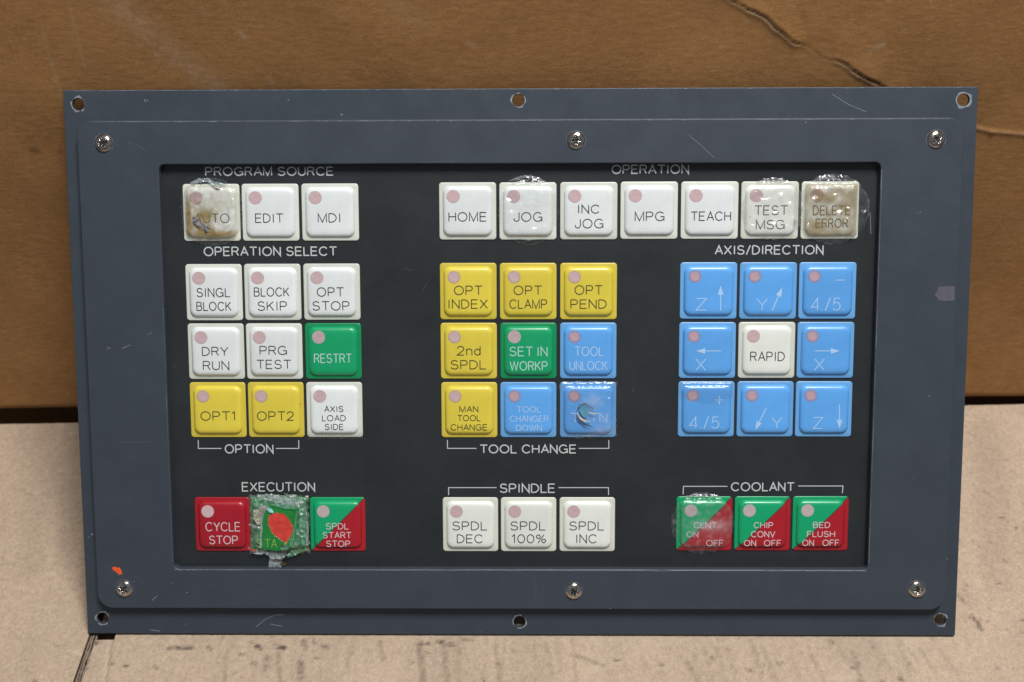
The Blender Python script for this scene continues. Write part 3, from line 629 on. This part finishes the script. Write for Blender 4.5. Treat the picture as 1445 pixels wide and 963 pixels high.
wear_glint((L+6,T-0.52),(R-6,T-0.52),ZB+0.02,0.16,0.5)
wear_glint((-189,PH-0.28),(189,PH-0.28),0.03,0.11,0.3)
wear_glint((r+0.42,b+3),(r+0.42,t-3),ZB+0.02,0.12,0.25)
wear_glint((l-0.42,b+3),(l-0.42,t-60),ZB+0.02,0.06,0.0)
meshobj('edge_wear_glint', V, Fc, M_wear_glint, panel)
V = []; Fc = []
for x,y in ((204,141),(1299,299),(1311,559),(125,758),(407,141),(416,905),(152,493),(1153/1.0,0)):
    if y < 10: continue
    c = at(x,y,zb); s = 0.3; blob(V, Fc, c[0], c[1], zb, s, s*.7)
meshobj('paint_chips', V, Fc, M_chip, panel)['kind'] = 'stuff'
V = []; Fc = []
for k in range(46):
    c = at(random.gauss(183,6),random.uniform(600,720),zb); s = random.uniform(.06,.22); blob(V, Fc, c[0], c[1], zb, s, s*1.3, 6)
for k in range(40):
    c = at(random.gauss(300,20),806.5,zb); blob(V, Fc, c[0]+0, c[1], zb, .12,.1,6)
meshobj('rust_specks', V, Fc, M_rust, panel)['kind'] = 'stuff'
c = [at(x,y,zb) for x,y in ((157.8,801.5),(161,799.8),(164.5,800.6),(166,802),(168.5,800.8),(171.5,806),(172.5,810),(168.5,811.6),(164,808),(159.5,804.6))]
meshobj('orange_paint_dab', [(x,y,zb) for x,y in c]+[(sum(p[0] for p in c)/10,sum(p[1] for p in c)/10,zb+0.12)], [(i,(i+1)%10,10) for i in range(10)], M_orange, panel)
c = [at(x,y,zb) for x,y in ((1324,405),(1335,404),(1347,404.5),(1347,424),(1336,425),(1324,424),(1323,420),(1319,417),(1320,414),(1323,412))]
meshobj('label_residue', [(x,y,zb) for x,y in c], [tuple(reversed(range(10)))], M_resid, panel)
# faint long scratches and dust on the overlay
V = []; Fc = []
M_dust = mat('overlay_dust', (0.11,0.12,0.12), 0.6)
for k in range(130):
    x = random.uniform(235,1235); y = random.uniform(345,800); c = at(x,y,0.16); s = random.uniform(.04,.12); blob(V, Fc, c[0], c[1], 0.16, s, s, 5)
for k in range(16):
    x = random.uniform(240,1220); y = random.uniform(350,790); a = random.uniform(0,3.14); Ls = random.uniform(5,18); scratch(V, Fc, [(x,y),(x+Ls*math.cos(a),y+Ls*math.sin(a))], 0.155, 0.07)
meshobj('overlay_dust', V, Fc, M_dust, panel)['kind'] = 'stuff'
V = []; Fc = []
for x,y,s_ in ((424,570,.28),(858,376,.25),(862,377,.15),(1053,278,.18),(1059,306,.2),(674,706,.2),(677,706,.15),(671,705.5,.12),(697,752,.12),(1121,318,.3),(630,312,.1),(745,374,.12),(389,463,.12),(1115,461,.2),(741,608,.12),(496,551,.1),(912,322,.1)):
    c = at(x,y,2.26); blob(V, Fc, c[0], c[1], 2.27, s_, s_*.8, 7)
for k in range(60):
    kk = random.choice(list(Bt)); c = Bt[kk][1]; s_ = random.uniform(.04,.10); blob(V, Fc, c[0]+random.uniform(-8,8), c[1]+random.uniform(-8,8), 2.265, s_, s_, 5)
meshobj('grime_specks', V, Fc, M_rust, panel)['kind'] = 'stuff'
# ---- loose clear film over the worn keys
def filmmat(name, gloss=1.0, haze=0.0, hazecol=(0.78,0.80,0.84), bump=0.30, bscale=170):
    m = bpy.data.materials.new(name); m.use_nodes = True; nt = m.node_tree; nt.nodes.clear()
    out = nt.nodes.new('ShaderNodeOutputMaterial'); tr = nt.nodes.new('ShaderNodeBsdfTransparent'); gl = nt.nodes.new('ShaderNodeBsdfGlossy'); gl.inputs['Roughness'].default_value = 0.20
    df = nt.nodes.new('ShaderNodeBsdfDiffuse'); fr = nt.nodes.new('ShaderNodeFresnel'); fr.inputs[0].default_value = 1.5
    tc = nt.nodes.new('ShaderNodeTexCoord'); n = nt.nodes.new('ShaderNodeTexNoise'); n.inputs['Scale'].default_value = bscale; n.inputs['Detail'].default_value = 5; n.inputs['Distortion'].default_value = 1.2
    nt.links.new(tc.outputs['Object'], n.inputs['Vector']); bp = nt.nodes.new('ShaderNodeBump'); bp.inputs['Strength'].default_value = bump; bp.inputs['Distance'].default_value = 0.0012
    nt.links.new(n.outputs[0], bp.inputs['Height']); nt.links.new(bp.outputs[0], gl.inputs['Normal']); nt.links.new(bp.outputs[0], fr.inputs['Normal'])
    sc_ = nt.nodes.new('ShaderNodeMath'); sc_.operation = 'MULTIPLY'; sc_.inputs[1].default_value = gloss*1.3; nt.links.new(fr.outputs[0], sc_.inputs[0]); cl = nt.nodes.new('ShaderNodeMath'); cl.operation = 'MINIMUM'; cl.inputs[1].default_value = 0.16; nt.links.new(sc_.outputs[0], cl.inputs[0])
    # stain / haze by attribute
    st_ = attr(nt,'stain'); hz = attr(nt,'scuff'); s3 = nt.nodes.new('ShaderNodeMath'); s3.operation = 'MULTIPLY'; s3.inputs[1].default_value = 4; s3.use_clamp = True; nt.links.new(st_.outputs['Fac'], s3.inputs[0])
    colm = mix_by(nt, s3.outputs[0], hazecol, (0.27,0.195,0.075))
    nt.links.new(colm, df.inputs['Color'])
    mx1 = nt.nodes.new('ShaderNodeMixShader'); ad = nt.nodes.new('ShaderNodeMath'); ad.operation = 'ADD'; ad.use_clamp = True
    nt.links.new(st_.outputs['Fac'], ad.inputs[0]); nt.links.new(hz.outputs['Fac'], ad.inputs[1]); nt.links.new(ad.outputs[0], mx1.inputs[0])
    nt.links.new(tr.outputs[0], mx1.inputs[1]); nt.links.new(df.outputs[0], mx1.inputs[2])
    mx2 = nt.nodes.new('ShaderNodeMixShader'); nt.links.new(cl.outputs[0], mx2.inputs[0]); nt.links.new(mx1.outputs[0], mx2.inputs[1]); nt.links.new(gl.outputs[0], mx2.inputs[2])
    nt.links.new(mx2.outputs[0], out.inputs[0]); return m
M_film = filmmat('clear_film', 1.0)
M_filmg = filmmat('torn_green_film', 1.0, hazecol=(0.21,0.36,0.25), bump=0.35, bscale=350)
def kh(x, y):
    q = KS-max(abs(x),abs(y))
    if q < 0: return 0.15
    pr = [(0,0.62),(1.5,0.66),(1.88,1.45),(2.25,1.80),(2.8,2.02),(3.6,2.17),(99,2.17)]
    for (a,za),(c_,zc) in zip(pr[:-1],pr[1:]):
        if q <= c_: return za+(zc-za)*(q-a)/(c_-a)
def film(key, shape, crumple, seed, stainf=None, hazef=None, material=None, name='clear_film', lift=0.2, step=0.4):
    """shape(x,y) -> distance inside the film's outline (mm), heights drape over the key"""
    o, c = Bt[key]; V = []; Fc = []; ix = {}; st = []; hz = []
    Rg = int(19/step)
    for j in range(-Rg, Rg+1):
        for i in range(-Rg, Rg+1):
            x, y = i*step, j*step; e = shape(x,y)+0.7*noise.noise((x*0.5,y*0.5,seed))
            if e < 0: continue
            h = max(kh(x+dx,y+dy) for dx,dy in ((0,0),(0.7,0),(-0.7,0),(0,0.7),(0,-0.7)))
            env = min(1, e/1.5)
            f1 = noise.noise((x*0.33,y*0.33,seed+3)); f2 = 1-abs(noise.noise((x*0.22+5,y*0.22,seed+9)))*3; f3 = noise.noise((x*1.1,y*1.1,seed))
            z = h+0.10+lift*env+crumple*env*max(0,(0.75*f1+0.30*max(0,f2)+0.05*f3+0.15))
            ix[(i,j)] = len(V); V.append((x,y,z))
            st.append(min(1,max(0,stainf(x,y))) if stainf else 0)
            edge = math.exp(-(e/0.35)**2)*0.13
            hz.append(min(1,max(edge,hazef(x,y) if hazef else 0)))
    for (i,j),k in ix.items():
        q = [(i+1,j),(i+1,j+1),(i,j+1)]
        if all(p in ix for p in q): Fc.append((k,ix[q[0]],ix[q[1]],ix[q[2]]))
    fo = meshobj(name, V, Fc, material or M_film, o, smooth=True)
    setattr_f(fo.data,'stain',np.array(st)); setattr_f(fo.data,'scuff',np.array(hz)); return fo
def N(x,y,s,sd): return noise.noise((x*s,y*s,sd))
def ell(cx,cy,rx,ry): return lambda x,y: (1-math.sqrt(((x-cx)/rx)**2+((y-cy)/ry)**2))*min(rx,ry)
def g(x,y,cx,cy,sx,sy): return math.exp(-((x-cx)/sx)**2-((y-cy)/sy)**2)
film('JOG', ell(0.3,0.4,12.8,14.6), 0.9, 11, hazef=lambda x,y: 0.22*g(x,y,2,5,5,4)*(1+N(x,y,0.8,3))+0.25*max(0,1-abs(y-12.6)/1.5)*max(0,N(x,y,1.2,5)+0.3))
film('TM', ell(1.5,0.6,13.6,13.2), 0.9, 23, stainf=lambda x,y: 0.07+0.5*g(x,y,10.4,-4.8,0.6,0.7)+0.12*max(0,N(x,y,0.3,8)), hazef=lambda x,y: 0.12*g(x,y,2,6,6,4))
film('DE', ell(1.0,0.6,15.6,14.8), 1.0, 37,
     stainf=lambda x,y: (0.36+0.32*(N(x,y,0.28,2)+0.25*N(x,y,0.9,4))+0.35*g(x,y,-5,-7.5,4,2.5)+0.3*g(x,y,9,6,3,4)+0.25*g(x,y,6,-1,5,3)+0.22*max(0,1-abs(y+8.6)/1.2))*(1 if max(abs(x),abs(y))<KS-1 else 0.10)*0.85,
     hazef=lambda x,y: 0.25*g(x,y,-1,6,7,3.5))
def auto_stain(x,y):
    if max(abs(x),abs(y)) > KS-1.0: return 0.02
    s = 0.20+0.75*g(x,y,-9.2,-1,1.1,6)+0.80*g(x,y,-2.0,-1.0,3.4,2.6)+0.85*g(x,y,-1,-8.8,7.5,1.2)+0.5*g(x,y,6,-8.8,5,1.1)+0.95*g(x,y,-1.0,-7.2,2.4,1.7)+0.3*g(x,y,-5,-5,3,3)+0.3*g(x,y,-7,3,3,3)*max(0,N(x,y,.6,1)+.6)+0.35*g(x,y,-9,-6,1.3,3)
    return s*(0.85+0.6*N(x,y,0.6,4))
film('AUTO', lambda x,y: min(ell(0,0.3,14.5,14.4)(x,y), 12.9-abs(x)), 0.75, 51, stainf=auto_stain, hazef=lambda x,y: 0.15*g(x,y,3,5,4,3))
film('TR', lambda x,y: 12.3-max(abs(x),abs(y)), 0.9, 63, stainf=lambda x,y: 0.35*g(x,y,-1.0,-0.8,3.0,2.8)*max(0,N(x,y,.9,2)+.6)+0.15*g(x,y,6,-9,5,1.5), hazef=lambda x,y: 0.20*g(x,y,2,4,4,3)+0.10*g(x,y,7,-6,4,5), lift=0.35)
film('CL', ell(-0.6,0.2,13.8,13.8), 0.8, 77, hazef=lambda x,y: 0.20*g(x,y,3,-0.5,8,2.5)+0.02+0.12*max(0,N(x,y,.5,9)))
film('4P', lambda x,y: min(11.8-max(abs(x),abs(y)), y-2-0.3*abs(x)), 0.5, 81, lift=0.1)
film('AL', lambda x,y: min(12.2-abs(x), -8.8-y, 13.0+y), 0.4, 85, lift=0.05)
film('ST', lambda x,y: 13.3-max(abs(x),abs(y)), 1.3, 91, material=M_filmg, name='torn_film', lift=0.3,
     stainf=lambda x,y: 0.10*max(0,N(x,y,.5,1)+0.1)+0.45*g(x,y,-9,-12,2.5,1.2)+0.4*g(x,y,9,-11.5,3,1.2),
     hazef=lambda x,y: 0.04 if (-5.6<x<5.8 and -9.5<y<8.2) else 0.36+0.5*N(x,y,.5,3)+0.3*N(x,y,1.3,8))
# crumpled slivers of film and torn edges
M_sliv = mat('torn_film_sliver', (0.36,0.43,0.43), 0.22, coat=0.6, var=0.35, vscale=350, bump=0.2, bscale=500)
M_slivg = mat('green_film_sliver', (0.15,0.36,0.24), 0.22, coat=0.6, var=0.4, vscale=350, bump=0.2, bscale=500)
for m_ in (M_sliv, M_slivg):                            # thin plastic: lets some of what is behind show
    m_.node_tree.nodes['Principled BSDF'].inputs['Alpha'].default_value = 0.60
M_slivc = mat('clear_film_lip', (0.5,0.52,0.6), 0.2, coat=0.6); M_slivc.node_tree.nodes['Principled BSDF'].inputs['Alpha'].default_value = 0.28
M_burnt = mat('burnt_grey_tab', (0.17,0.17,0.20), 0.35, coat=0.3, var=0.7, vscale=900, bump=0.7, bscale=900)
M_char = mat('charred_edge', (0.06,0.04,0.022), 0.6, var=0.5, vscale=700)
M_redp = mat('exposed_red_patch', (0.56,0.045,0.030), 0.5, var=0.22, vscale=350, bump=0.5, bscale=500)
M_teal = mat('exposed_teal_patch', (0.08,0.27,0.38), 0.4, var=0.25, vscale=700)
M_greenp = mat('clear_green_window', (0.010,0.19,0.030), 0.35, coat=0.4, var=0.12, vscale=200)
def crum(key, poly, z, amp, material, name, seed, nseg=16, width=None):
    """ragged strip following a poly-line [(x,y,halfwidth)...] in key coordinates, crumpled"""
    o,c = Bt[key]; V = []; Fc = []; m_ = 7; pts = []
    for (a,b_) in zip(poly[:-1],poly[1:]):
        for s in range(nseg): q = s/nseg; pts.append([a[i]+(b_[i]-a[i])*q for i in range(3)])
    pts.append(list(poly[-1])); n = len(pts)
    for k,(x,y,hw) in enumerate(pts):
        a = pts[max(0,k-1)]; b_ = pts[min(n-1,k+1)]; d = Vector((b_[0]-a[0],b_[1]-a[1])).normalized(); nn = Vector((-d.y,d.x))
        for i in range(m_):
            f = (i/(m_-1)*2-1)*hw*(1+0.35*noise.noise((k*0.30,(i/(m_-1))*1.3,seed)))
            zz = z+amp*(0.5+noise.noise(((x+nn.x*f)*0.7,(y+nn.y*f)*0.7,seed))+0.6*noise.noise((k*0.35,i*0.5,seed+4)))
            V.append((x+nn.x*f,y+nn.y*f,max(zz,0.2)))
    for k in range(n-1):
        for i in range(m_-1): q = k*m_+i; Fc.append((q,q+1,q+m_+1,q+m_))
    return meshobj(name, V, Fc, material, o, smooth=True)
def kp(key, px, py, z=2.3):      # pixel -> key coordinates
    c = Bt[key][1]; p = at(px,py,z); return (p[0]-c[0], p[1]-c[1])
def KP(key, pts): return [(*kp(key,a,b_),h) for a,b_,h in pts]
# AUTO: burnt curled tab and torn film along the top
crum('AUTO', KP('AUTO',[(273,306,0.5),(276,312,0.95),(284,318,1.0),(293,324,1.1),(300,327,0.7)]), 2.75, 0.45, M_burnt, 'burnt_tab', 1)
crum('AUTO', KP('AUTO',[(273,317,0.15),(281,323,0.25),(291,330,0.45),(299,330,0.2)]), 2.45, 0.15, M_char, 'charred_edge', 2)
crum('AUTO', KP('AUTO',[(268,259,0.4),(280,255,0.9),(292,254,0.8),(300,259,0.9),(312,260,0.6),(318,263,0.2)]), 1.1, 0.5, M_sliv, 'film_sliver', 3)
crum('AUTO', KP('AUTO',[(298,263,0.15),(306,267,0.3),(312,265,0.2)]), 2.1, 0.3, M_char, 'charred_edge', 5)
for key,pts,s in (('JOG',[(718,256,.15),(728,252,.45),(742,249,.5),(757,251,.5),(770,257,.2)],6),('JOG',[(733,337,.1),(745,339,.3),(758,338,.1)],7),('DE',[(1148,256,.15),(1160,252,.6),(1172,251,.6),(1190,255,.2)],8),
                  ('TM',[(1068,257,.1),(1083,255,.35),(1100,256,.3),(1116,259,.1)],9),('CL',[(964,702,.15),(976,701,.4),(995,701,.35),(1008,704,.1)],10),('TR',[(815,615,.1),(830,616,.35),(848,615,.1)],11)):
    crum(key, KP(key,pts), 0.9, 0.25, M_slivc, 'film_sliver', s)
# pierced blue key
tp = [kp('TR',x,y) for x,y in ((817,577),(821,573),(825,572),(828,576),(829,582),(828,588),(825,590),(821,586),(818,581))]
meshobj('exposed_patch', [(x,y,3.35) for x,y in tp], [tuple(reversed(range(9)))], M_teal, Bt['TR'][0])
crum('TR', KP('TR',[(815,583,.15),(819,590,.35),(826,594,.35),(833,594,.15)]), 3.5, 0.2, mat('pale_torn_lip',(0.50,0.45,0.36),0.4,var=0.3,vscale=900), 'torn_lip', 12)
crum('TR', KP('TR',[(812,584,.1),(817,592,.3),(826,599,.3),(836,602,.1)]), 3.3, 0.1, M_char, 'charred_edge', 13)
crum('TR', KP('TR',[(829,581,.1),(836,583,.25),(844,583,.1)]), 3.5, 0.1, mat('pale_torn_lip',(0.50,0.47,0.40),0.4), 'torn_lip', 14)
crum('TR', KP('TR',[(814,578,.1),(818,572,.3),(825,569,.3),(831,573,.2),(838,577,.1)]), 3.3, 0.25, mat('grey_green_fray',(0.07,0.13,0.13),0.5,var=0.6,vscale=900), 'frayed_edge', 15)
# wrecked green key: window, lettering seen through it, red patch, slivers
o, c = Bt['ST']
win = [kp('ST',x,y) for x,y in ((374,722),(384,709),(398,712),(412,714),(423,716),(421,735),(418,752),(414,770),(403,776),(390,776),(372,774),(371,750))]
meshobj('green_window', [(x,y,3.7) for x,y in win], [tuple(reversed(range(len(win))))], M_greenp, o)
V = []; Fc = []; text_px(V, Fc, 'S', 362, 370, 761, 773, 3.78, 0.3, c); text_px(V, Fc, 'TA', 373.5, 391, 761, 773, 3.78, 0.3, c); text_px(V, Fc, 'T', 408, 417, 761, 773, 3.78, 0.25, c)
meshobj('legend', V, Fc, M_inkg, o)
rp = [(379,729),(382,726.5),(387,725),(391,723.5),(396,724.5),(401,726),(405,730),(409,735),(412,741),(413.5,747),(412,753),(409,758),(406,763),(404,767.5),(402,766),(397,762),(391,758),(386,754),(382.5,749),(380,743),(378.5,736)]
rq = []
for i,(x,y) in enumerate(rp):
    x2,y2 = rp[(i+1)%len(rp)]; rq.append((x,y)); rq.append(((x+x2)/2+random.uniform(-.6,.6),(y+y2)/2+random.uniform(-.6,.6)))
rk = [kp('ST',x,y,3.8) for x,y in rq]
meshobj('red_patch', [(x,y,3.86) for x,y in rk], [tuple(reversed(range(len(rk))))], M_redp, o)
V = []; Fc = []; cxr = sum(p[0] for p in rk)/len(rk); cyr = sum(p[1] for p in rk)/len(rk)
for i,(x,y) in enumerate(rk):     # ragged fringe round the patch
    for _ in range(2):
        d = Vector((x-cxr,y-cyr)).normalized(); tt = Vector((-d.y,d.x)); s = random.uniform(.25,.8); j = random.uniform(-.4,.4); k = len(V)
        V += [(x-d.x*.1+tt.x*(j-.15),y-d.y*.1+tt.y*(j-.15),3.9),(x-d.x*.1+tt.x*(j+.15),y-d.y*.1+tt.y*(j+.15),3.9),(x+d.x*s+tt.x*(j+random.uniform(-.4,.4)),y+d.y*s+tt.y*j,4.0+random.uniform(0,.3))]; Fc.append((k,k+1,k+2))
meshobj('frayed_edge', V, Fc, mat('frayed_lime_edge',(0.33,0.33,0.13),0.5,var=0.5,vscale=900), o)['kind'] = 'stuff'
for pts,mt,z,amp,s in (
    ([(366,703,.7),(378,700,1.5),(392,703,1.6),(408,707,1.8),(422,711,1.4),(430,708,.6)],M_sliv,3.3,.8,21),
    ([(384,711,.4),(400,713,.9),(421,715,.9)],M_slivg,4.0,.4,22),
    ([(401,696,.15),(410,700,.3),(420,705,.3),(427,710,.15)],M_sliv,2.6,.3,23),
    ([(369,722,.3),(370,745,.5),(369,772,.4)],M_sliv,3.8,.4,24),
    ([(352,739,.3),(360,742,.8),(366,744,.4)],M_sliv,3.3,.5,25),
    ([(424,712,.7),(428,730,1.2),(427,750,1.4),(430,768,.9)],M_slivg,3.3,.8,26),
    ([(420,720,.3),(417,745,.5),(411,770,.8)],M_slivg,3.9,.5,27),
    ([(432,722,.2),(434,745,.5),(433,770,.4),(437,766,.2)],M_sliv,1.8,.6,28),
    ([(350,773,.3),(358,779,.9),(368,780,1.0),(376,776,.6)],M_sliv,1.8,.7,29),
    ([(372,779,.5),(384,783,1.7),(396,784,1.8),(404,781,.9)],M_sliv,1.6,.9,30),
    ([(379,795,2.2),(388,796,2.4),(397,797,1.9)],M_sliv,1.0,.7,31),
    ([(405,785,.6),(413,781,1.3),(424,777,.8),(434,776,.3)],M_slivg,1.8,.8,32),
    ([(353,771,.25),(357,776,.6),(362,777,.3)],mat('rusty_red_sliver',(0.35,0.07,0.03),.5,var=.4,vscale=900),2.7,.3,33),
    ([(397,773,.5),(403,771,1.4),(408,772,.6)],M_slivg,4.1,.2,34),
    ([(362,718,1.0),(364,730,1.7),(367,740,.8)],mat('tan_film_fold',(0.33,0.33,0.24),.4,coat=.4,var=.35,vscale=500),3.3,.5,35),
    ([(378,716,.4),(383,719,1.1),(387,722,.3)],mat('cyan_film_glint',(0.25,0.58,0.55),.3,coat=.5,var=.4,vscale=500),4.0,.5,36)):
    crum('ST', KP('ST',pts), z, amp, mt, 'film_sliver', s)
for pts,s in (([(396,769,.1),(400,768.5,.35),(403,769,.1)],41),([(398,777,.1),(403,778,.3),(408,776,.15)],42),([(396,794,.6),(401,797,.7),(404,795,.3)],43),([(385,791,.2),(400,790,.25)],44)):
    crum('ST', KP('ST',pts), 4.4 if s < 43 else 1.9, 0.1, M_char, 'dark_crack', s)
print('objects', len(bpy.data.objects))
